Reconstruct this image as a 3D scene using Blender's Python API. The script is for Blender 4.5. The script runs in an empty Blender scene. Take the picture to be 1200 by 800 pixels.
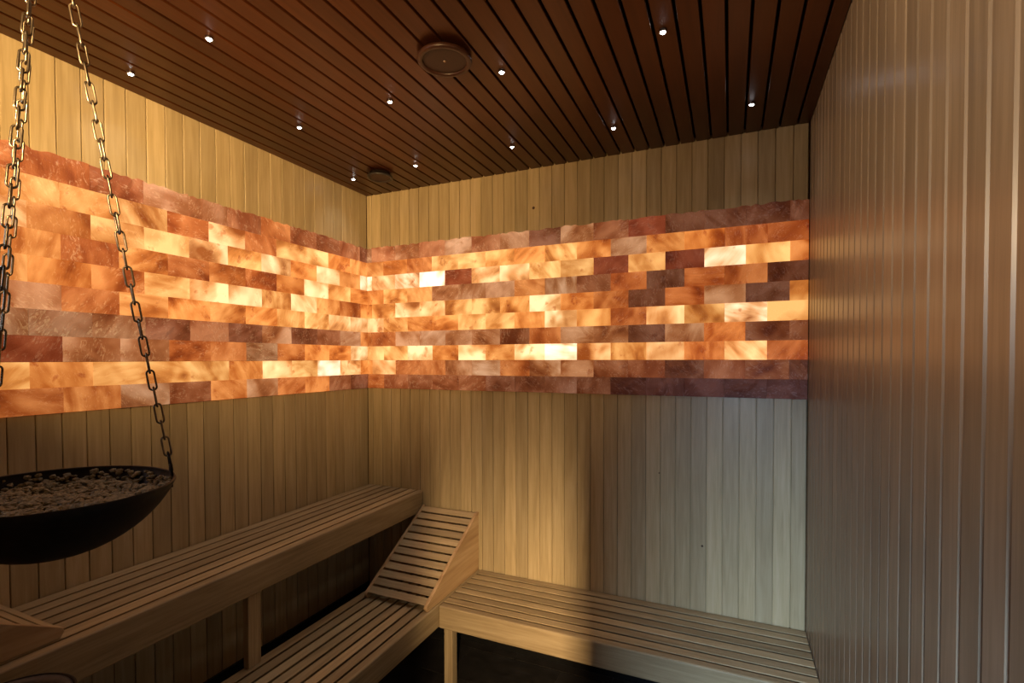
import bpy, bmesh, math, random
from mathutils import Vector, Matrix, noise

C = bpy.context.scene.collection
scene = bpy.context.scene
PI = math.pi
rnd = random.Random(7)

# ------------------------------------------------------------------ room measures (metres, floor at z = 0)
W = 2.7324            # right wall plane, left wall is x = 0, back wall is y = 0
YF = -3.2             # front wall plane
SALT0 = 1.64          # underside of the salt brick band
ROW = 0.0988          # brick course height
SALT1 = SALT0 + 10 * ROW
CEIL = SALT1 + 0.3747
LOW = 0.481           # lower bench top
UP = 0.950            # upper bench top

# ------------------------------------------------------------------ camera
cam = bpy.data.cameras.new('camera')
cam.sensor_width = 36.0
cam.lens = 582.565 / 1200 * 36.0
cam.shift_y = 31.57 / 1200
cam.clip_start = 0.01
cam_o = bpy.data.objects.new('camera', cam)
C.objects.link(cam_o)
yaw, pit, rol = 0.413127, -0.0194584, -0.0022109
fw = Vector((-math.sin(yaw) * math.cos(pit), math.cos(yaw) * math.cos(pit), math.sin(pit)))
rt = Vector((math.cos(yaw), math.sin(yaw), 0)); up = rt.cross(fw)
r2 = rt * math.cos(rol) + up * math.sin(rol); u2 = up * math.cos(rol) - rt * math.sin(rol)
M = Matrix((r2, u2, -fw)).transposed().to_4x4()
M.translation = (2.37629, -2.84698, SALT0 + 0.2059)
cam_o.matrix_world = M
scene.camera = cam_o

# ------------------------------------------------------------------ world, exposure, lights
world = bpy.data.worlds.new('world'); scene.world = world
world.use_nodes = True
world.node_tree.nodes['Background'].inputs[0].default_value = (0.20, 0.22, 0.28, 1)
world.node_tree.nodes['Background'].inputs[1].default_value = 0.02
scene.view_settings.view_transform = 'Standard'
scene.view_settings.look = 'None'
scene.view_settings.exposure = 0.0
scene.view_settings.gamma = 1.0
scene.view_settings.use_curve_mapping = False


def lamp(name, kind, loc, target, color, energy, **kw):
    d = bpy.data.lights.new(name, kind)
    d.color = color; d.energy = energy
    for k, v in kw.items():
        setattr(d, k, v)
    o = bpy.data.objects.new(name, d); C.objects.link(o)
    o.location = loc
    o.rotation_euler = (Vector(target) - Vector(loc)).to_track_quat('-Z', 'Y').to_euler()
    return o


# the anteroom behind the photographer: a warm lamp and a cool daylight window behind the slot in the front wall
lamp('anteroom_lamp', 'AREA', (2.967, -4.35, 1.68), (1.50, 0.0, 0.70), (1.0, 0.68, 0.36), 14,
     shape='RECTANGLE', size=0.06, size_y=0.55, spread=math.radians(38))
lamp('anteroom_daylight', 'AREA', (2.30, -4.3, 1.65), (2.25, 0.0, 0.55), (0.55, 0.76, 1.0), 37,
     shape='RECTANGLE', size=0.5, size_y=0.6, spread=math.radians(70))
# an added cool strip, an added right fill and two warm wall lamps high up in the front of the cabin, out of the picture
lamp('added_cool_strip', 'AREA', (0.10, -3.0, 2.25), (2.73, -1.75, 2.45), (0.55, 0.78, 1.0), 2.0,
     shape='RECTANGLE', size=0.25, size_y=0.7, spread=math.radians(80))  # unseen light added for bluish glints in the right wall grooves
lamp('wall_lamp_left', 'AREA', (1.55, -3.05, 2.50), (0.0, -1.15, 2.88), (1.0, 0.62, 0.25), 16.5,
     shape='RECTANGLE', size=0.25, size_y=0.08, spread=math.radians(75))
lamp('wall_lamp_back', 'AREA', (1.75, -3.05, 2.50), (0.55, 0.0, 2.95), (1.0, 0.62, 0.25), 5,
     shape='RECTANGLE', size=0.25, size_y=0.08, spread=math.radians(75))
lamp('added_right_fill', 'AREA', (0.45, -3.05, 2.45), (2.73, -1.75, 2.85), (1.0, 0.68, 0.36), 7.5,
     shape='RECTANGLE', size=0.25, size_y=0.08, spread=math.radians(58))  # unseen lamp added to lift the upper right wall
SPOT_W = 3.6


# ------------------------------------------------------------------ object helpers
def finish(bm, smooth=False):
    bmesh.ops.recalc_face_normals(bm, faces=bm.faces)
    me = bpy.data.meshes.new('mesh')
    if smooth:
        for f in bm.faces:
            f.smooth = True
    bm.to_mesh(me); bm.free()
    return me


def link(name, me, mat=None, parent=None, loc=None, rot=None):
    me.name = name
    if mat is not None and not me.materials:
        me.materials.append(mat)
    o = bpy.data.objects.new(name, me); C.objects.link(o)
    if parent is not None:
        o.parent = parent
    if loc is not None:
        o.location = loc
    if rot is not None:
        o.rotation_euler = rot
    return o


def tag(o, label=None, cat=None, group=None, kind=None):
    if label: o['label'] = label
    if cat: o['category'] = cat
    if group: o['group'] = group
    if kind: o['kind'] = kind
    return o


def thing(name, label, cat, loc=(0, 0, 0), rotz=0.0, group=None):
    o = bpy.data.objects.new(name, None); C.objects.link(o)
    o.empty_display_size = 0.05
    o.location = loc; o.rotation_euler = (0, 0, rotz)
    return tag(o, label, cat, group)


def add_box(bm, lo, hi):
    r = bmesh.ops.create_cube(bm, size=1.0)
    for v in r['verts']:
        v.co = Vector([lo[i] + (v.co[i] + 0.5) * (hi[i] - lo[i]) for i in range(3)])
    return r['verts']


def box_me(lo, hi, bevel=0.0, seg=1):
    bm = bmesh.new(); add_box(bm, lo, hi)
    if bevel:
        bmesh.ops.bevel(bm, geom=list(bm.edges), offset=bevel, segments=seg, affect='EDGES', profile=0.5)
    return finish(bm)


def prism_me(poly, axis, a, b, bevel=0.0, seg=1):
    """extrude a 2D polygon along an axis; poly gives the other two coordinates in order"""
    bm = bmesh.new()
    def mk(p, t):
        c = list(p); c.insert(axis, t); return bm.verts.new(c)
    va = [mk(p, a) for p in poly]; vb = [mk(p, b) for p in poly]
    bm.faces.new(va); bm.faces.new(vb[::-1])
    n = len(poly)
    for i in range(n):
        bm.faces.new((va[i], vb[i], vb[(i + 1) % n], va[(i + 1) % n]))
    if bevel:
        bmesh.ops.recalc_face_normals(bm, faces=bm.faces)
        bmesh.ops.bevel(bm, geom=list(bm.edges), offset=bevel, segments=seg, affect='EDGES', profile=0.5)
    return finish(bm)


def lathe_me(prof, n=48, smooth=True, closed=False):
    bm = bmesh.new(); rings = []
    for r, z in prof:
        if r < 1e-6:
            rings.append([bm.verts.new((0, 0, z))])
        else:
            rings.append([bm.verts.new((r * math.cos(2 * PI * i / n), r * math.sin(2 * PI * i / n), z)) for i in range(n)])
    pairs = list(zip(rings, rings[1:]))
    if closed: pairs.append((rings[-1], rings[0]))
    for A, B in pairs:
        for i in range(n):
            j = (i + 1) % n
            if len(A) == 1 and len(B) == 1: continue
            if len(A) == 1: bm.faces.new((A[0], B[i], B[j]))
            elif len(B) == 1: bm.faces.new((A[i], A[j], B[0]))
            else: bm.faces.new((A[i], A[j], B[j], B[i]))
    return finish(bm, smooth)


def tube_me(path, rad, n=8, closed=False):
    bm = bmesh.new(); rings = []; m = len(path)
    path = [Vector(p) for p in path]
    for i, p in enumerate(path):
        if closed: t = path[(i + 1) % m] - path[(i - 1) % m]
        else: t = path[min(i + 1, m - 1)] - path[max(i - 1, 0)]
        t.normalize()
        a = Vector((0, 1, 0)) if abs(t.y) < 0.9 else Vector((1, 0, 0))
        u = t.cross(a).normalized(); v = t.cross(u)
        rings.append([bm.verts.new(p + rad * (u * math.cos(2 * PI * k / n) + v * math.sin(2 * PI * k / n))) for k in range(n)])
    rng = range(m) if closed else range(m - 1)
    for i in rng:
        A, B = rings[i], rings[(i + 1) % m]
        for k in range(n):
            bm.faces.new((A[k], A[(k + 1) % n], B[(k + 1) % n], B[k]))
    if not closed:
        bm.faces.new(rings[0]); bm.faces.new(rings[-1][::-1])
    return finish(bm, True)


# ------------------------------------------------------------------ materials
class NT:
    def __init__(s, name):
        s.m = bpy.data.materials.new(name); s.m.use_nodes = True
        s.t = s.m.node_tree; s.bsdf = s.t.nodes['Principled BSDF']
    def n(s, typ, **kw):
        o = s.t.nodes.new(typ)
        for k, v in kw.items(): setattr(o, k, v)
        return o
    def l(s, a, b): s.t.links.new(a, b)
    def math(s, op, a, b=None):
        o = s.n('ShaderNodeMath', operation=op)
        for i, x in enumerate((a, b)):
            if x is None: continue
            if isinstance(x, (int, float)): o.inputs[i].default_value = x
            else: s.l(x, o.inputs[i])
        return o.outputs[0]
    def mixc(s, fac, a, b, mode='MIX'):
        o = s.n('ShaderNodeMix', data_type='RGBA', blend_type=mode)
        if isinstance(fac, (int, float)): o.inputs[0].default_value = fac
        else: s.l(fac, o.inputs[0])
        for i, x in ((6, a), (7, b)):
            if isinstance(x, tuple): o.inputs[i].default_value = (*x, 1)
            else: s.l(x, o.inputs[i])
        return o.outputs[2]
    def ramp(s, fac, stops):
        o = s.n('ShaderNodeValToRGB'); e = o.color_ramp.elements
        while len(e) < len(stops): e.new(0.5)
        for el, (p, c) in zip(e, stops):
            el.position = p; el.color = (*c, 1) if len(c) == 3 else c
        s.l(fac, o.inputs[0]); return o.outputs[0]
    def coords(s, scale, seed=37.0, rot=None):
        tc = s.n('ShaderNodeTexCoord'); oi = s.n('ShaderNodeObjectInfo')
        off = s.n('ShaderNodeVectorMath', operation='SCALE'); off.inputs[0].default_value = (seed, seed * 1.7, seed * .6)
        s.l(oi.outputs['Random'], off.inputs['Scale'])
        add = s.n('ShaderNodeVectorMath', operation='ADD')
        s.l(tc.outputs['Object'], add.inputs[0]); s.l(off.outputs[0], add.inputs[1])
        mp = s.n('ShaderNodeMapping'); mp.inputs['Scale'].default_value = scale
        if rot: mp.inputs['Rotation'].default_value = rot
        s.l(add.outputs[0], mp.inputs[0])
        return mp.outputs[0], oi
    def noise(s, vec, scale, detail=3.0, rough=0.55, dist=0.0):
        o = s.n('ShaderNodeTexNoise'); o.inputs['Scale'].default_value = scale
        o.inputs['Detail'].default_value = detail; o.inputs['Roughness'].default_value = rough
        o.inputs['Distortion'].default_value = dist
        s.l(vec, o.inputs['Vector']); return o.outputs['Fac']


def wood(name, dark, mid, light, axis, rough=0.45, var=0.22, spec=0.4, grain=1.0, bump=0.15, coat=0.0):
    t = NT(name)
    sc = [1, 1, 1]; sc[axis] = 0.05
    vec, oi = t.coords(tuple(sc))
    g = t.noise(vec, 60 * grain, 5, 0.6, 0.4)
    sc2 = [1, 1, 1]; sc2[axis] = 0.12
    vec2, _ = t.coords(tuple(sc2), 61)
    big = t.noise(vec2, 9, 3, 0.5, 1.2)
    f = t.math('ADD', t.math('MULTIPLY', g, 0.6), t.math('MULTIPLY', big, 0.4))
    col = t.ramp(f, [(0.30, dark), (0.5, mid), (0.70, light)])
    b = t.math('ADD', t.math('MULTIPLY', oi.outputs['Random'], var * 2), 1 - var)
    comb = t.n('ShaderNodeCombineColor')
    for i in range(3): t.l(b, comb.inputs[i])
    col = t.mixc(1.0, col, comb.outputs[0], 'MULTIPLY')
    t.l(col, t.bsdf.inputs['Base Color'])
    t.bsdf.inputs['Roughness'].default_value = rough
    t.bsdf.inputs['Specular IOR Level'].default_value = spec
    t.bsdf.inputs['Coat Weight'].default_value = coat
    t.bsdf.inputs['Coat Roughness'].default_value = 0.25
    bp = t.n('ShaderNodeBump'); bp.inputs['Strength'].default_value = bump; bp.inputs['Distance'].default_value = 0.002
    t.l(g, bp.inputs['Height']); t.l(bp.outputs[0], t.bsdf.inputs['Normal'])
    return t.m


def plain(name, col, rough=0.5, metal=0.0, spec=0.5, nscale=40, namp=0.25, bump=0.1):
    t = NT(name)
    vec, oi = t.coords((1, 1, 1))
    n = t.noise(vec, nscale, 4)
    lo = tuple(c * (1 - namp) for c in col); hi = tuple(min(1, c * (1 + namp)) for c in col)
    t.l(t.ramp(n, [(0.3, lo), (0.7, hi)]), t.bsdf.inputs['Base Color'])
    t.bsdf.inputs['Roughness'].default_value = rough; t.bsdf.inputs['Metallic'].default_value = metal
    t.bsdf.inputs['Specular IOR Level'].default_value = spec
    bp = t.n('ShaderNodeBump'); bp.inputs['Strength'].default_value = bump; bp.inputs['Distance'].default_value = 0.001
    t.l(n, bp.inputs['Height']); t.l(bp.outputs[0], t.bsdf.inputs['Normal'])
    return t.m


def salt_material():
    """backlit salt: each brick's own glow comes from its object colour, marbled by clouds and slanting veins"""
    t = NT('backlit_salt')
    vec, oi = t.coords((1, 1, 1), 53)
    rotn = t.n('ShaderNodeVectorRotate', rotation_type='AXIS_ANGLE')
    rotn.inputs['Axis'].default_value = (0.25, 1.0, 0.2)
    t.l(vec, rotn.inputs['Vector'])
    t.l(t.math('MULTIPLY', oi.outputs['Random'], 6.28), rotn.inputs['Angle'])
    mp = t.n('ShaderNodeMapping'); mp.inputs['Scale'].default_value = (0.28, 1.0, 1.35); t.l(rotn.outputs[0], mp.inputs[0])
    cloud = t.noise(vec, 6.0, 2, 0.5, 0.4)
    vein = t.noise(mp.outputs[0], 16, 3, 0.5, 0.5)
    fine = t.noise(vec, 80, 3, 0.65, 0.5)
    spots = t.noise(vec, 19, 2, 0.5, 0.3)
    # some bricks are strongly banded, most are only cloudy
    wv = t.math('ADD', t.math('MULTIPLY', t.math('FRACT', t.math('MULTIPLY', oi.outputs['Random'], 17.0)), 0.42), 0.06)
    f = t.math('ADD', t.math('MULTIPLY', cloud, t.math('SUBTRACT', 1.0, wv)), t.math('MULTIPLY', vein, wv))
    tint = t.ramp(f, [(0.32, (0.34, 0.17, 0.08)), (0.43, (0.76, 0.60, 0.45)), (0.50, (1.0, 1.0, 1.0)), (0.64, (1.45, 1.8, 2.3))])
    em = t.mixc(1.0, oi.outputs['Color'], tint, 'MULTIPLY')
    em = t.mixc(t.ramp(spots, [(0.64, (0, 0, 0)), (0.72, (0.7, 0.7, 0.7))]), em, t.mixc(1.0, em, (0.55, 0.30, 0.16), 'MULTIPLY'))
    t.l(em, t.bsdf.inputs['Emission Color'])
    t.bsdf.inputs['Emission Strength'].default_value = GLOW_S
    base = t.ramp(f, [(0.36, (0.15, 0.045, 0.028)), (0.5, (0.26, 0.095, 0.06)), (0.64, (0.42, 0.21, 0.15))])
    mp2 = t.n('ShaderNodeMapping'); mp2.inputs['Scale'].default_value = (0.45, 1.0, 1.2); t.l(rotn.outputs[0], mp2.inputs[0])
    streak = t.noise(mp2.outputs[0], 62, 4, 0.7, 1.5)
    spark = t.ramp(t.math('MULTIPLY', streak, t.math('ADD', 0.62, t.math('MULTIPLY', spots, 0.75))), [(0.55, (0, 0, 0)), (0.66, (0.6, 0.6, 0.6))])
    base = t.mixc(spark, base, (0.62, 0.5, 0.46))
    lum = t.n('ShaderNodeRGBToBW'); t.l(oi.outputs['Color'], lum.inputs[0])
    k = t.ramp(lum.outputs[0], [(0.0, (0.50, 0.42, 0.50)), (0.10, (1, 1, 1)), (0.3, (0.55, 0.5, 0.45))])
    base = t.mixc(1.0, base, k, 'MULTIPLY')
    t.l(base, t.bsdf.inputs['Base Color'])
    t.bsdf.inputs['Roughness'].default_value = 0.42
    t.bsdf.inputs['Specular IOR Level'].default_value = 0.4
    bp = t.n('ShaderNodeBump'); bp.inputs['Strength'].default_value = 0.85; bp.inputs['Distance'].default_value = 0.007
    h = t.math('ADD', t.math('MULTIPLY', fine, 0.5), vein)
    t.l(h, bp.inputs['Height']); t.l(bp.outputs[0], t.bsdf.inputs['Normal'])
    return t.m


GLOW_S = 0.88


def emitter(name, col, s):
    t = NT(name)
    t.bsdf.inputs['Base Color'].default_value = (0.8, 0.8, 0.8, 1)
    t.bsdf.inputs['Emission Color'].default_value = (*col, 1)
    t.bsdf.inputs['Emission Strength'].default_value = s
    return t.m


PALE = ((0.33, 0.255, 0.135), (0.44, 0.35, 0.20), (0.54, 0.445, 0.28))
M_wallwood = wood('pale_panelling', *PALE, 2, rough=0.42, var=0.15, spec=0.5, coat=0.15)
M_rightshade = wood('shaded_right_panelling', (0.155, 0.115, 0.078), (0.22, 0.168, 0.116), (0.29, 0.226, 0.16), 2, rough=0.40, var=0.14, spec=0.5, coat=0.35)  # right wall's shade and rosy salt reflection are put into this wood colour
M_benchx = wood('bench_timber_crosswise', (0.25, 0.185, 0.10), (0.38, 0.29, 0.165), (0.50, 0.395, 0.24), 0, rough=0.5, var=0.2, grain=1.3)
M_benchy = wood('bench_timber_lengthwise', (0.25, 0.185, 0.10), (0.38, 0.29, 0.165), (0.50, 0.395, 0.24), 1, rough=0.5, var=0.2, grain=1.3)
M_benchz = wood('bench_timber_upright', (0.25, 0.185, 0.10), (0.38, 0.29, 0.165), (0.50, 0.395, 0.24), 2, rough=0.5, var=0.1)
M_ceil = wood('dark_ceiling_timber', (0.017, 0.0044, 0.0013), (0.036, 0.0096, 0.0026), (0.058, 0.0165, 0.0046), 1, rough=0.36, var=0.25, spec=0.55)
M_ceil.node_tree.nodes['Principled BSDF'].inputs['Specular Tint'].default_value = (1.0, 0.55, 0.3, 1)
M_gapw = plain('groove_shadow_timber', (0.10, 0.062, 0.028), 0.8, spec=0.1)
M_gapd = plain('ceiling_void', (0.008, 0.005, 0.004), 0.9, spec=0.05)
M_mortar = plain('salt_bedding', (0.22, 0.09, 0.05), 0.8)
M_tile = plain('dark_floor_tile', (0.022, 0.020, 0.019), 0.45, nscale=12, namp=0.4)
M_grout = plain('floor_grout', (0.10, 0.095, 0.09), 0.8)
M_black = plain('black_plinth', (0.006, 0.006, 0.006), 0.5, spec=0.3)
M_iron = plain('blackened_steel', (0.012, 0.011, 0.011), 0.55, metal=0.3, spec=0.35, nscale=70, namp=0.4, bump=0.25)
M_chain = plain('zinc_chain', (0.20, 0.165, 0.125), 0.34, metal=1.0, nscale=90)
M_gravel = plain('salt_gravel', (0.27, 0.245, 0.165), 0.7, nscale=120, namp=0.5, bump=0.4)
M_salt = salt_material()
M_led = emitter('led_lens', (0.92, 0.95, 1.0), 45.0)
M_bezel = plain('spot_bezel', (0.30, 0.28, 0.28), 0.3, metal=1.0)
M_venttrim = wood('vent_timber', (0.028, 0.010, 0.006), (0.045, 0.016, 0.009), (0.065, 0.024, 0.013), 1, rough=0.4, var=0.05)
M_ventdisc = plain('vent_disc', (0.035, 0.014, 0.008), 0.55, nscale=200)
M_screw = plain('bright_screw', (0.75, 0.62, 0.45), 0.3, metal=1.0)
M_darkvent = plain('dark_vent_metal', (0.05, 0.045, 0.042), 0.35, metal=0.6)
M_steel = plain('grey_steel', (0.06, 0.058, 0.065), 0.5, metal=0.2)
M_knot = plain('wood_knot', (0.06, 0.03, 0.015), 0.7)


# ------------------------------------------------------------------ structure: shells
def shell(name, lo, hi, mat):
    return tag(link(name, box_me(lo, hi), mat), kind='structure')


wall_back = shell('wall_back', (-0.1, 0.014, 0), (W + 0.1, 0.10, CEIL + 0.05), M_gapw)
wall_left = shell('wall_left', (-0.1, YF, 0), (-0.014, 0.014, CEIL + 0.05), M_gapw)
wall_right = shell('wall_right', (W + 0.014, YF - 0.1, 0), (W + 0.1, 0.014, CEIL + 0.05), M_gapw)
ceiling = shell('ceiling', (-0.1, YF - 0.1, CEIL + 0.035), (W + 0.1, 0.10, CEIL + 0.08), M_gapd)
floor = shell('floor', (-0.1, YF - 0.1, -0.06), (W + 0.1, 0.10, -0.004), M_grout)
# unseen front wall added as a blocker; its narrow slot shapes the lamp light
SLOT_X0, SLOT_X1, SLOT_TOP = 2.32, 2.62, 1.56
bm = bmesh.new()
add_box(bm, (-0.1, YF - 0.1, 0), (SLOT_X0, YF, CEIL + 0.05))
add_box(bm, (SLOT_X1, YF - 0.1, 0), (W + 0.014, YF, CEIL + 0.05))
add_box(bm, (SLOT_X0, YF - 0.1, SLOT_TOP), (SLOT_X1, YF, CEIL + 0.05))
tag(link('wall_front_blocker', finish(bm), M_wallwood), kind='structure')


def board_me(w, L, th, bev):
    """tongue-and-groove board: length along z, face at y = -th .. y = 0 is the back; bevelled long face edges, thin tongue"""
    h = w / 2
    poly = [(-h + 0.0008, 0.0), (-h + 0.0008, -th + bev), (-h + 0.0008 + bev, -th), (h - 0.0026 - bev, -th), (h - 0.0026, -th + bev), (h - 0.0026, -th * 0.45),
            (h + 0.0004, -th * 0.45), (h + 0.0004, 0.0)]
    return prism_me(poly, 2, 0.0, L)


board_cache = {}
def board(parent, w, L, loc, rotz, bev=0.0018, mat=None):
    key = (round(w, 4), round(L, 4), bev)
    if key not in board_cache:
        board_cache[key] = board_me(w, L, 0.014, bev)
    return link('plank', board_cache[key], mat or M_wallwood, parent, loc, (0, 0, rotz))


PB = 0.0793
xs = [0.0] + [0.045 + PB * k for k in range(34)]
xs = [x for x in xs if x < W - 0.01] + [W - 0.005]
for a, b in zip(xs, xs[1:]):
    w, cx = b - a, (a + b) / 2
    board(wall_back, w, CEIL + 0.02 - SALT1 + 0.01, (cx, 0.014, SALT1 - 0.01), 0)
    board(wall_back, w, SALT0 - 0.22 + 0.01, (cx, 0.014, 0.22), 0)
PL = 0.081
k = 0
while -PL * k > YF + 0.02:
    y1 = -PL * k; y0 = max(y1 - PL, YF)
    cy, w = (y0 + y1) / 2, y1 - y0
    board(wall_left, w, CEIL + 0.02 - SALT1 + 0.01, (-0.014, cy, SALT1 - 0.01), PI / 2)
    board(wall_left, w, SALT0 - 0.25 + 0.01, (-0.014, cy, 0.25), PI / 2)
    k += 1
k = 0
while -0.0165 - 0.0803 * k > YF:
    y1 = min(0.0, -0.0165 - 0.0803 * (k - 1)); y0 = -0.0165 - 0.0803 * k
    board(wall_right, y1 - y0, CEIL + 0.02, (W + 0.014, (y0 + y1) / 2, 0.0), -PI / 2, 0.0055, M_rightshade)
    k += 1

# ceiling slats along y with open dark joints
PC = 0.0791; GAPC = 0.0098
k = 0
x0 = 1.255 - 0.0791 * 16 - 0.003
cme = None
x = x0
while x < W - 0.004:
    a = max(x + GAPC / 2, 0.002); b = min(x + PC - GAPC / 2, W - 0.002)
    if b - a > 0.01:
        full = abs((b - a) - (PC - GAPC)) < 1e-5
        if full and cme is None:
            cme = box_me((-(b - a) / 2, YF - 0.0, 0), ((b - a) / 2, 0.0135, 0.018), 0.002)
        me = cme if full else box_me((-(b - a) / 2, YF, 0), ((b - a) / 2, 0.0135, 0.018), 0.002)
        link('slat', me, M_ceil, ceiling, ((a + b) / 2, 0, CEIL))
    x += PC
# cross battens the slats are fixed to
for yb in (-0.25, -1.45, -2.65):
    link('batten', box_me((0.0, yb - 0.03, CEIL + 0.018), (W, yb + 0.03, CEIL + 0.036)), M_gapd, ceiling)

# floor tiles
tm = box_me((0.0015, 0.0015, -0.006), (0.5985, 0.2985, 0.0), 0.001)
for j in range(11):
    off = 0.0 if j % 2 == 0 else -0.3
    for i in range(-1, 6):
        xa = 0.273 + off + 0.6 * (i - 1); ya = -0.075 - 0.3 * j - (0.0)
        lo, hi = max(xa, 0.0), min(xa + 0.6, W)
        if hi - lo < 0.02: continue
        y1 = -0.075 - 0.3 * (j - 1) if False else ya
        yl, yh = max(y1 - 0.3, YF), y1
        if yh - yl < 0.02: continue
        if hi - lo > 0.599 and yh - yl > 0.299:
            link('tile', tm, M_tile, floor, (lo, yl, 0))
        else:
            link('tile', box_me((lo + 0.0015, yl + 0.0015, -0.006), (hi - 0.0015, yh - 0.0015, 0.0), 0.001), M_tile, floor)
xa = -0.03
while xa < W:
    lo, hi = max(xa, 0.0), min(xa + 0.6, W)
    link('tile', box_me((lo + 0.0015, -0.0735, -0.006), (hi - 0.0015, -0.001, 0.0), 0.001), M_tile, floor)
    xa += 0.6

# black plinths under the panelling
tag(link('baseboard_back', box_me((0.0, -0.012, 0.0), (W, 0.014, 0.22), 0.002), M_black), kind='structure')
tag(link('baseboard_left', box_me((-0.014, YF, 0.0), (0.012, -0.012, 0.25), 0.002), M_black), kind='structure')

# ------------------------------------------------------------------ salt bricks
GLOW = {  # radiance of the backlit stone
    'W': (1.45, 0.92, 0.50), 'V': (1.18, 0.60, 0.22), 'Y': (1.0, 0.44, 0.115), 'O': (0.84, 0.275, 0.055), 'Q': (0.64, 0.19, 0.038),
    'R': (0.44, 0.115, 0.022), 'P': (0.42, 0.185, 0.075), 'B': (0.19, 0.06, 0.02), 'G': (0.20, 0.11, 0.048),
    'D': (0.15, 0.02, 0.005), 'K': (0.030, 0.009, 0.006), 'C': (0.11, 0.04, 0.018)}
ROUGH = {'K': 0.0045, 'C': 0.0045, 'B': 0.003, 'D': 0.003}


def brick_me(L, H, seed, rough, ragged=0.0):
    """one split-faced block: length along x, height z, face towards -y"""
    bm = bmesh.new(); nx, nz = (5, 3) if L > 0.12 else (3, 3)
    if ragged: nx = 9 if L > 0.12 else 5
    r = random.Random(seed)
    g = 0.0005
    grid = []
    zoff = [r.uniform(-0.45, 0.75) * ragged for _ in range(nx + 1)]
    lean = r.uniform(-0.0016, 0.0016)
    for k in range(nz + 1):
        row = []
        for i in range(nx + 1):
            x = -L / 2 + g + (L - 2 * g) * i / nx
            z = g + (H - 2 * g) * k / nz
            edge = i in (0, nx) or k in (0, nz)
            y = -0.0075 + lean - (0 if edge else 0.002) + r.uniform(-rough, rough) * (0.35 if edge else 1.0)
            if not edge:
                x += r.uniform(-.2, .2) * L / nx; z += r.uniform(-.2, .2) * H / nz
            if k == nz: z += zoff[i]
            row.append(bm.verts.new((x, y, z)))
        grid.append(row)
    for k in range(nz):
        for i in range(nx):
            bm.faces.new((grid[k][i], grid[k][i + 1], grid[k + 1][i + 1], grid[k + 1][i]))
    rim = [grid[0][i] for i in range(nx + 1)] + [grid[k][nx] for k in range(1, nz + 1)] + \
          [grid[nz][i] for i in range(nx - 1, -1, -1)] + [grid[k][0] for k in range(nz - 1, 0, -1)]
    back = [bm.verts.new((v.co.x, 0.0139, v.co.z)) for v in rim]
    n = len(rim)
    for i in range(n):
        bm.faces.new((rim[i], back[i], back[(i + 1) % n], rim[(i + 1) % n]))
    bm.faces.new(back[::-1])
    return finish(bm)


BACK = [  # courses from the top, left to right along the back wall
    'G B P B P B P C P B D C C C C',
    'O O Q Y Y Y O Y O P O O R R',
    'W V W W D V V Y Y D Y D W Y Q',
    'O Y O P P P Q P B R C R R C',
    'O Y V V Y Y Y V O Q C R P C Y',
    'V Y O O Y Y O V Y R V Y W Y',
    'Q R P P P P B R P P C P Q B B',
    'Y Y V O V O V W V Y V Q V R',
    'O V R R P P R P P B B C B B C',
    'R B B B B C C C C K K K K K']
LEFT = [  # from the corner towards the camera
    'C B B B R B P P B R R R P R R P',
    'O O Y Y R V R Y Y Y Y O Y O Y',
    'W O V O V Y V Y Y O V O Y Y O Y',
    'O Y V O R Q R O R O Y O R O Y',
    'O Q O V Y V V Y Q O O Y O Y Y O',
    'V V Y Y O O O O R P P R P O R',
    'Q P B C P C B C G G G B B P B B',
    'V O O Q G R R P P D B R O P R',
    'O V W Y V O Y Y Y O Y Y O Y Y Y',
    'C B Q R P Q B P Q R P R O B P']


def bond_cuts(first_odd, odd, end):
    step = 0.2; c = [0.0]; x = first_odd if odd else first_odd + 0.1
    while x < end - 0.02:
        if x > 0.02: c.append(x)
        x += step
    return c + [end]


def lay(parent, table, first_odd, end, along):
    for i, line in enumerate(table):
        codes = line.split(); cuts = bond_cuts(first_odd, i % 2 == 0, end)
        for j, (a, b) in enumerate(zip(cuts, cuts[1:])):
            code = codes[j] if j < len(codes) else codes[j % len(codes)]
            z = SALT1 - ROW * (i + 1)
            sd = hash((along, i, j)) % 100000 if False else (i * 131 + j * 17 + (7000 if along == 'x' else 0))
            me = brick_me(b - a, ROW, sd, ROUGH.get(code, 0.0018), 0.010 if i == 0 else 0.0)
            if along == 'x':
                o = link('salt_brick', me, M_salt, parent, ((a + b) / 2, 0.014 - 0.0139, z))
            else:
                o = link('salt_brick', me, M_salt, parent, (-0.0001, -(a + b) / 2, z), (0, 0, PI / 2))
            r = random.Random(sd + 5)
            f = r.uniform(0.85, 1.15); g = r.uniform(0.92, 1.08)
            c = GLOW[code]
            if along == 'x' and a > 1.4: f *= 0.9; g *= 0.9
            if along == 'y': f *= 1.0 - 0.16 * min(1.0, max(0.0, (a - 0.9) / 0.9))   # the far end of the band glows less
            o.color = (c[0] * f, c[1] * f * g, c[2] * f * g * g, 1.0)


lay(wall_back, BACK, 0.0487, W - 0.003, 'x')
lay(wall_left, LEFT, 0.0808, -YF, 'y')


# small dark knots in the boards of the back wall
for kx, kz, kr in ((1.274, 2.765, 0.009), (2.245, 0.835, 0.006), (2.02, 1.21, 0.004)):
    link('knot', lathe_me([(0.0, 0.0006), (kr * 0.7, 0.0005), (kr, 0.0)], 10), M_knot, wall_back, (kx, 0.0, kz), (PI / 2, 0, 0))

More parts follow.
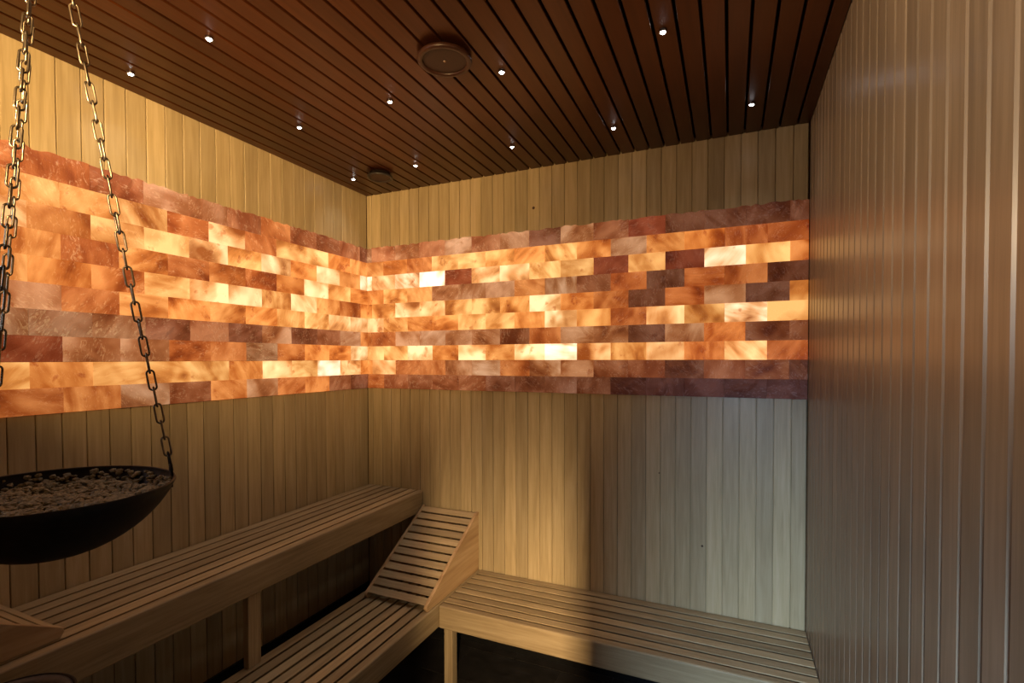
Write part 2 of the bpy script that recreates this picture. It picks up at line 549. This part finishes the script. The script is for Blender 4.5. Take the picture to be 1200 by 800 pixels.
# ------------------------------------------------------------------ benches
def slat_prof(w, th):
    """slat cross-section: flat top with eased edges, flanks undercut towards the underside"""
    h = w / 2; u = min(0.009, w * 0.18)
    return [(-h + 0.0012, 0.0), (-h, -0.0012), (-h, -0.0028), (-h + u, -th), (h - u, -th), (h, -0.0028), (h, -0.0012), (h - 0.0012, 0.0)]


def slat_me(L, w, th, axis):
    if axis == 1: return prism_me(slat_prof(w, th), 1, -L / 2, L / 2)
    return prism_me(slat_prof(w, th), 0, -L / 2, L / 2)


def rail_me(prof, axis, a, b):
    return prism_me(prof, axis, a, b, 0.006, 3)


def bench(name, label, axis, s0, s1, back, front, top, n, apron, sign, rail_top=0.045):
    """slatted bench: slats run along `axis` from s0 to s1, stacked from `back` to `front` on the other axis"""
    t = thing(name, label, 'bench', ((s0 + s1) / 2, (back + front) / 2, 0) if axis == 0 else ((back + front) / 2, (s0 + s1) / 2, 0),
              0, 'slatted timber benches')
    ox, oy = t.location.x, t.location.y
    mat = M_benchx if axis == 0 else M_benchy
    depth = abs(front - back) - rail_top
    pitch = depth / n
    me = slat_me(s1 - s0, pitch - 0.015, 0.020, axis)
    for i in range(n):
        c = back + sign * (pitch * (i + 0.5) - 0.003)
        loc = (0, c - oy, top) if axis == 0 else (c - ox, 0, top)
        link('slat', me, mat, t, loc)
    # front rail with deep apron face
    f1, f0 = front, front - sign * rail_top
    lo, hi = min(f0, f1), max(f0, f1)
    if axis == 0:
        me = box_me(((s0 - ox), lo - oy, top - apron), (s1 - ox, hi - oy, top + 0.001), 0.008, 3)
    else:
        me = box_me((lo - ox, s0 - oy, top - apron), (hi - ox, s1 - oy, top + 0.001), 0.008, 3)
    link('front_rail', me, mat, t)
    # cross bearers under the slats
    nb = max(2, int((s1 - s0) / 0.6) + 1)
    for q in range(nb):
        c = s0 + 0.06 + (s1 - s0 - 0.12) * q / (nb - 1)
        l2, h2 = min(back, f0), max(back, f0)
        if axis == 0:
            me = box_me((c - ox - 0.02, l2 - oy, top - 0.082), (c - ox + 0.02, h2 - oy, top - 0.0225), 0.002)
        else:
            me = box_me((l2 - ox, c - oy - 0.02, top - 0.082), (h2 - ox, c - oy + 0.02, top - 0.0225), 0.002)
        link('bearer', me, M_benchy if axis == 0 else M_benchx, t)
    return t


def post(parent, lo, hi):
    o = parent.location
    return link('leg', box_me((lo[0] - o.x, lo[1] - o.y, lo[2]), (hi[0] - o.x, hi[1] - o.y, hi[2]), 0.004, 2), M_benchz, parent)


ub = bench('upper_bench', 'high slatted timber bench along the left wall under the glowing salt bricks', 1, -3.15, -0.004, 0.004, 0.467, UP, 6, 0.140, 1)
post(ub, (0.413, -1.335, LOW + 0.0005), (0.447, -1.270, UP - 0.1405))
post(ub, (0.413, -2.62, LOW + 0.0005), (0.447, -2.555, UP - 0.1405))
lb = bench('lower_bench', 'low slatted bench in front of the high bench, carrying the tilted back rest', 1, -3.15, -0.004, 0.410, 0.905, LOW, 7, 0.125, 1)
post(lb, (0.80, -2.4, 0.0), (0.855, -2.345, LOW - 0.0825))
post(lb, (0.43, -2.4, 0.0), (0.485, -2.345, LOW - 0.0825))
post(lb, (0.43, -0.30, 0.0), (0.485, -0.245, LOW - 0.0825))
rb = bench('low_bench', 'low slatted bench along the back wall, running to the right wall', 0, 0.907, W - 0.004, -0.004, -0.516, LOW, 7, 0.125, -1)
post(rb, (0.908, -0.462, 0.0), (0.962, -0.408, LOW - 0.0825))
post(rb, (2.62, -0.462, 0.0), (2.675, -0.408, LOW - 0.0825))
post(rb, (2.62, -0.12, 0.0), (2.675, -0.065, LOW - 0.0825))


def back_rest(label, x0, x1, ytop, yfoot, zbase, h, n, sgn):
    """wedge shaped slatted rest: two tapering side panels and slats across; sgn -1 means it slopes down towards -y"""
    t = thing('back_rest', label, 'back rest', ((x0 + x1) / 2, ytop, zbase), 0, 'slatted back rests')
    run = abs(yfoot - ytop); hw = (x1 - x0) / 2
    poly = [(0.0, 0.0), (0.0, h), (sgn * 0.012, h), (sgn * (run - 0.004), 0.032), (sgn * run, 0.018), (sgn * (run - 0.01), 0.0)]
    for s in (-1, 1):
        a, b = (-hw, -hw + 0.02) if s < 0 else (hw - 0.02, hw)
        link('side_panel', prism_me(poly, 0, a, b, 0.0025, 2), M_benchy_side, t)
    # slats lie between the panels, flush with the sloping edge
    p0 = Vector((0, sgn * 0.012, h)); p1 = Vector((0, sgn * (run - 0.004), 0.032))
    d = (p1 - p0); Ls = d.length; d.normalize()
    pitch = Ls / n
    me = slat_me(2 * hw - 0.041, pitch - 0.013, 0.014, 0)
    ang = math.atan2(d.z, d.y) if sgn > 0 else math.atan2(-d.z, -d.y)
    for i in range(n):
        p = p0 + d * (pitch * (i + 0.5))
        link('slat', me, M_benchx, t, (0, p.y, p.z - 0.001), (ang, 0, 0))
    return t


M_benchy_side = wood('back_rest_side_timber', (0.30, 0.18, 0.085), (0.46, 0.31, 0.165), (0.60, 0.44, 0.26), 1, rough=0.5, var=0.08, grain=0.5)
back_rest('tilted slatted wooden back rest on the low bench against the back wall', 0.471, 0.893, -0.006, -0.612, LOW + 0.0015, 0.375, 12, -1)
back_rest('slatted wooden back rest on the high bench at the left edge', 0.006, 0.412, -2.585, -1.972, UP + 0.0015, 0.375, 12, 1)

# ------------------------------------------------------------------ ceiling spots and vents
SPOTS = [
    (0.160, -0.316, 'small white ceiling spot nearest the left back corner, beside the small dark vent'),
    (0.654, -0.342, 'small white ceiling spot in the back row, just right of the small dark vent'),
    (1.284, -0.348, 'small white ceiling spot in the back row, third from the left'),
    (1.836, -0.343, 'small white ceiling spot in the back row, fourth from the left'),
    (2.460, -0.320, 'small white ceiling spot on the right, nearest the right wall and back wall'),
    (0.410, -0.986, 'small white ceiling spot in the middle row, leftmost of its row, near the left wall'),
    (0.974, -1.004, 'small white ceiling spot in the middle row, left of the big round vent'),
    (1.529, -1.011, 'small white ceiling spot just right of the big round vent'),
    (2.153, -1.003, 'small white ceiling spot high on the right at the top of the photo'),
    (0.156, -1.606, 'small white ceiling spot above the left wall, just right of the front chain'),
    (0.654, -1.625, 'small white ceiling spot in the row nearest the camera, top left of the photo')]
bez = lathe_me([(0.0098, -0.001), (0.0105, -0.003), (0.0135, -0.003), (0.0145, -0.0015), (0.0145, 0.004), (0.0098, 0.004)], 20, True, True)
lens = lathe_me([(0.0, -0.0075), (0.0045, -0.0065), (0.008, -0.003), (0.0096, 0.0), (0.0096, 0.003), (0.0, 0.003)], 16)
spot_d = bpy.data.lights.new('spot_beam', 'SPOT')
spot_d.energy = SPOT_W; spot_d.color = (1.0, 0.93, 0.84); spot_d.spot_size = math.radians(105); spot_d.spot_blend = 1.0
spot_d.shadow_soft_size = 0.006
for sx, sy, lab in SPOTS:
    t = thing('ceiling_spot', lab, 'spotlight', (sx, sy, CEIL - 0.0045), 0, 'star spots in the ceiling')
    link('bezel', bez, M_bezel, t)
    link('lens', lens, M_led, t)
    o = bpy.data.objects.new('beam', spot_d); C.objects.link(o); o.parent = t; o.location = (0, 0, -0.008)

t = thing('round_vent', 'large round dark wooden vent in the middle of the slatted ceiling', 'vent', (1.372, -1.190, CEIL - 0.0005))
link('neck', lathe_me([(0.0, 0.03), (0.075, 0.03), (0.075, -0.012), (0.0, -0.012)], 40), M_gapd, t)
link('rim', lathe_me([(0.082, -0.010), (0.100, -0.010), (0.1035, -0.013), (0.1035, -0.022), (0.100, -0.026), (0.086, -0.026), (0.083, -0.022)], 56, True, True), M_venttrim, t)
dsc = link('disc', lathe_me([(0.0, -0.019), (0.083, -0.019), (0.083, -0.012), (0.0, -0.012)], 48, False), M_ventdisc, t)
link('screw', lathe_me([(0.0, -0.0235), (0.004, -0.023), (0.0055, -0.020), (0.0055, -0.019)], 14), M_screw, dsc)

t = thing('small_vent', 'small dark round vent in the ceiling close to the left back corner', 'vent', (0.372, -0.318, CEIL - 0.0005))
link('neck', lathe_me([(0.0, 0.03), (0.062, 0.03), (0.062, -0.020), (0.0, -0.020)], 40), M_gapd, t)
link('rim', lathe_me([(0.060, -0.018), (0.076, -0.018), (0.079, -0.022), (0.079, -0.030), (0.075, -0.033), (0.066, -0.030), (0.062, -0.024)], 48, True, True), M_darkvent, t)
link('disc', lathe_me([(0.0, -0.026), (0.061, -0.026), (0.061, -0.020), (0.0, -0.020)], 40, False), M_ventdisc, t)

# ------------------------------------------------------------------ hanging bowl on chains
RB = 0.226; DP = 0.150; TH = 0.006
bc = Vector((1.000, -2.248, SALT0 - 0.081))
hb = thing('hanging_bowl', 'black steel bowl hung on chains from the ceiling, filled with salt gravel', 'hanging bowl', tuple(bc))
tilt = Vector((0.020, 0.007, 1.0)).normalized()
q = Vector((0, 0, 1)).rotation_difference(tilt)
Rs = (RB * RB + DP * DP) / (2 * DP)
prof = []
a1 = math.asin(RB / Rs)
for i in range(15):
    a = a1 * i / 14; prof.append((Rs * math.sin(a), -DP + Rs * (1 - math.cos(a))))
prof += [(RB - 0.0015, 0.0035), (RB - TH, 0.002)]
for i in range(14, -1, -1):
    a = a1 * i / 14; s = (Rs - TH); prof.append((s * math.sin(a) if i else 0.0, -DP + TH + s * (1 - math.cos(a)) - (0.001 if i == 14 else 0)))
bowl = link('bowl', lathe_me(prof, 72), M_iron, hb)
bowl.rotation_mode = 'QUATERNION'; bowl.rotation_quaternion = q
apex = Vector((0.985, -2.238, CEIL - 0.02))
PITCH = 0.0425


def link_me(pitch, w, rad):
    """oval chain link, long axis along z, centred; inner length = pitch + wire"""
    half = pitch / 2 + rad * 0.5 - w / 2 + 0.0; pts = []
    hw = w / 2
    for i in range(9):
        a = PI * i / 8; pts.append((hw * math.cos(a), 0, half + hw * math.sin(a)))
    for i in range(9):
        a = PI + PI * i / 8; pts.append((hw * math.cos(a), 0, -half + hw * math.sin(a)))
    return tube_me(pts, rad, 8, True)


lk = link_me(PITCH + 0.0045, 0.0155, 0.0023)
for az in (67.0, 188.0, 308.0):
    az = math.radians(az)
    dv = Vector((math.cos(az), math.sin(az), 0))
    lug_p = q @ (dv * (RB + 0.000))
    # lug: a bent plate riveted outside the rim with a hole for the shackle
    bm = bmesh.new()
    add_box(bm, (RB - 0.011, -0.013, -0.030), (RB - 0.006, 0.013, 0.012))
    add_box(bm, (RB - 0.012, -0.010, 0.010), (RB - 0.0065, 0.010, 0.026))
    me = finish(bm)
    lg = link('lug', me, M_iron, bowl, (0, 0, 0), (0, 0, az))
    top = bc + q @ (dv * (RB - 0.009) + Vector((0, 0, 0.020)))
    d = apex - top; L = d.length; d.normalize()
    # shackle: trapezoid wire loop through the lug
    side = Vector((-dv.y, dv.x, 0)); side = (side - d * side.dot(d)).normalized()
    sh = 0.034
    p = [top + side * 0.015 - d * 0.006, top + side * 0.015, top + d * sh + side * 0.005, top + d * (sh + 0.004), top + d * sh - side * 0.005, top - side * 0.015, top - side * 0.015 - d * 0.006, top - d * 0.007]
    link('shackle', tube_me([v - bc for v in p], 0.0024, 8, True), M_iron, hb)
    start = top + d * (sh - 0.002); n = int(round((L - sh) / PITCH))
    stepv = (apex - start) / n
    # links alternate: one faces the room, the next is turned a quarter
    fy = (cam_o.matrix_world.translation - (top + apex) / 2); fy = (fy - d * fy.dot(d)).normalized()
    rot0 = Matrix((fy.cross(d) * 1.0, fy, d)).transposed().to_quaternion()
    for i in range(n):
        sag = 0.012 * math.sin(PI * (i + 0.5) / n)
        c = start + stepv * (i + 0.5) - dv * sag * 0.6
        o = link('chain_link', lk, M_chain, hb, c - bc)
        o.rotation_mode = 'QUATERNION'
        from mathutils import Quaternion
        o.rotation_quaternion = rot0 @ Quaternion((0, 0, 1), (PI / 2 if i % 2 else 0) + 0.16 + rnd.uniform(-0.25, 0.25))
pts = [(0.0, 0, 0.05), (0.0, 0, 0.018)]
for i in range(13):
    a = PI / 2 - 2 * PI * i / 12 * 0.86
    pts.append((0.016 * math.cos(a), 0, 0.0 + 0.016 * math.sin(a)))
link('ceiling_hook', tube_me(pts, 0.0035, 8), M_chain, hb, tuple(apex - bc))

# salt gravel: nobody could count it
rock = []
for v in range(6):
    b = bmesh.new(); bmesh.ops.create_icosphere(b, subdivisions=1, radius=1.0)
    r = random.Random(v)
    for vv in b.verts:
        vv.co *= r.uniform(0.7, 1.2); vv.co.z *= 0.7
    rock.append(([vv.co.copy() for vv in b.verts], [[x.index for x in f.verts] for f in b.faces])); b.free()
verts, faces = [], []
r = random.Random(3)
def heap(x, y):
    return -0.030 + 0.020 * noise.noise(Vector((x * 9, y * 9, 1.3))) + 0.010 * noise.noise(Vector((x * 22, y * 22, 4.1)))
for i in range(2600):
    rr = 0.213 * math.sqrt(r.random()); a = r.uniform(0, 2 * PI)
    x, y = rr * math.cos(a), rr * math.sin(a)
    z = heap(x, y)
    lim = -DP + TH + (Rs - TH) - math.sqrt((Rs - TH) ** 2 - rr * rr) + 0.008
    if z < lim: z = lim
    s = r.uniform(0.004, 0.0095)
    vs, fs = rock[i % 6]
    m = Matrix.Rotation(r.uniform(0, 6.28), 3, 'Z') @ Matrix.Rotation(r.uniform(-.7, .7), 3, 'X')
    base = len(verts)
    for v in vs:
        verts.append(m @ v * s + Vector((x, y, z)))
    faces += [[base + j for j in f] for f in fs]
# a bed disc below the loose grains closes the heap
base = len(verts); N = 40
for k in range(1, 6):
    for i in range(N):
        rr = 0.195 * k / 5; a = 2 * PI * i / N; x, y = rr * math.cos(a), rr * math.sin(a)
        lim = -DP + TH + (Rs - TH) - math.sqrt((Rs - TH) ** 2 - rr * rr) + 0.002
        verts.append(Vector((x, y, max(heap(x, y) - 0.004, lim))))
verts.append(Vector((0, 0, heap(0, 0) - 0.004))); cidx = len(verts) - 1
for i in range(N):
    faces.append([cidx, base + i, base + (i + 1) % N])
    for k in range(4):
        a = base + k * N
        faces.append([a + i, a + N + i, a + N + (i + 1) % N, a + (i + 1) % N])
me = bpy.data.meshes.new('salt_gravel'); me.from_pydata([tuple(v) for v in verts], [], faces)
gv = link('salt_gravel', me, M_gravel, None, tuple(bc))
gv.rotation_mode = 'QUATERNION'; gv.rotation_quaternion = q
tag(gv, 'dull pale salt gravel heaped in the hanging black bowl', 'gravel', kind='stuff')

# ------------------------------------------------------------------ dark round fixture at the bottom left corner
hz = SALT0 - 0.65
t = thing('round_heater', 'dark round fixture with a grey rim at the bottom left corner, below the hanging bowl', 'heater', (0.742, -2.240, LOW))
TOPH = hz - LOW
link('body', lathe_me([(0.0, 0.0015), (0.12, 0.0015), (0.128, 0.012), (0.128, TOPH - 0.02), (0.134, TOPH - 0.012), (0.134, TOPH), (0.128, TOPH + 0.002), (0.128, TOPH - 0.01), (0.0, TOPH - 0.012)], 56), M_iron, t)
link('rim', lathe_me([(0.092, TOPH - 0.012), (0.127, TOPH - 0.012), (0.126, TOPH - 0.001), (0.112, TOPH + 0.006), (0.096, TOPH - 0.003)], 56, True, True), M_steel, t)
link('inner_ring', lathe_me([(0.060, TOPH - 0.012), (0.085, TOPH - 0.012), (0.083, TOPH - 0.004), (0.072, TOPH + 0.001), (0.062, TOPH - 0.006)], 48, True, True), M_steel, t)
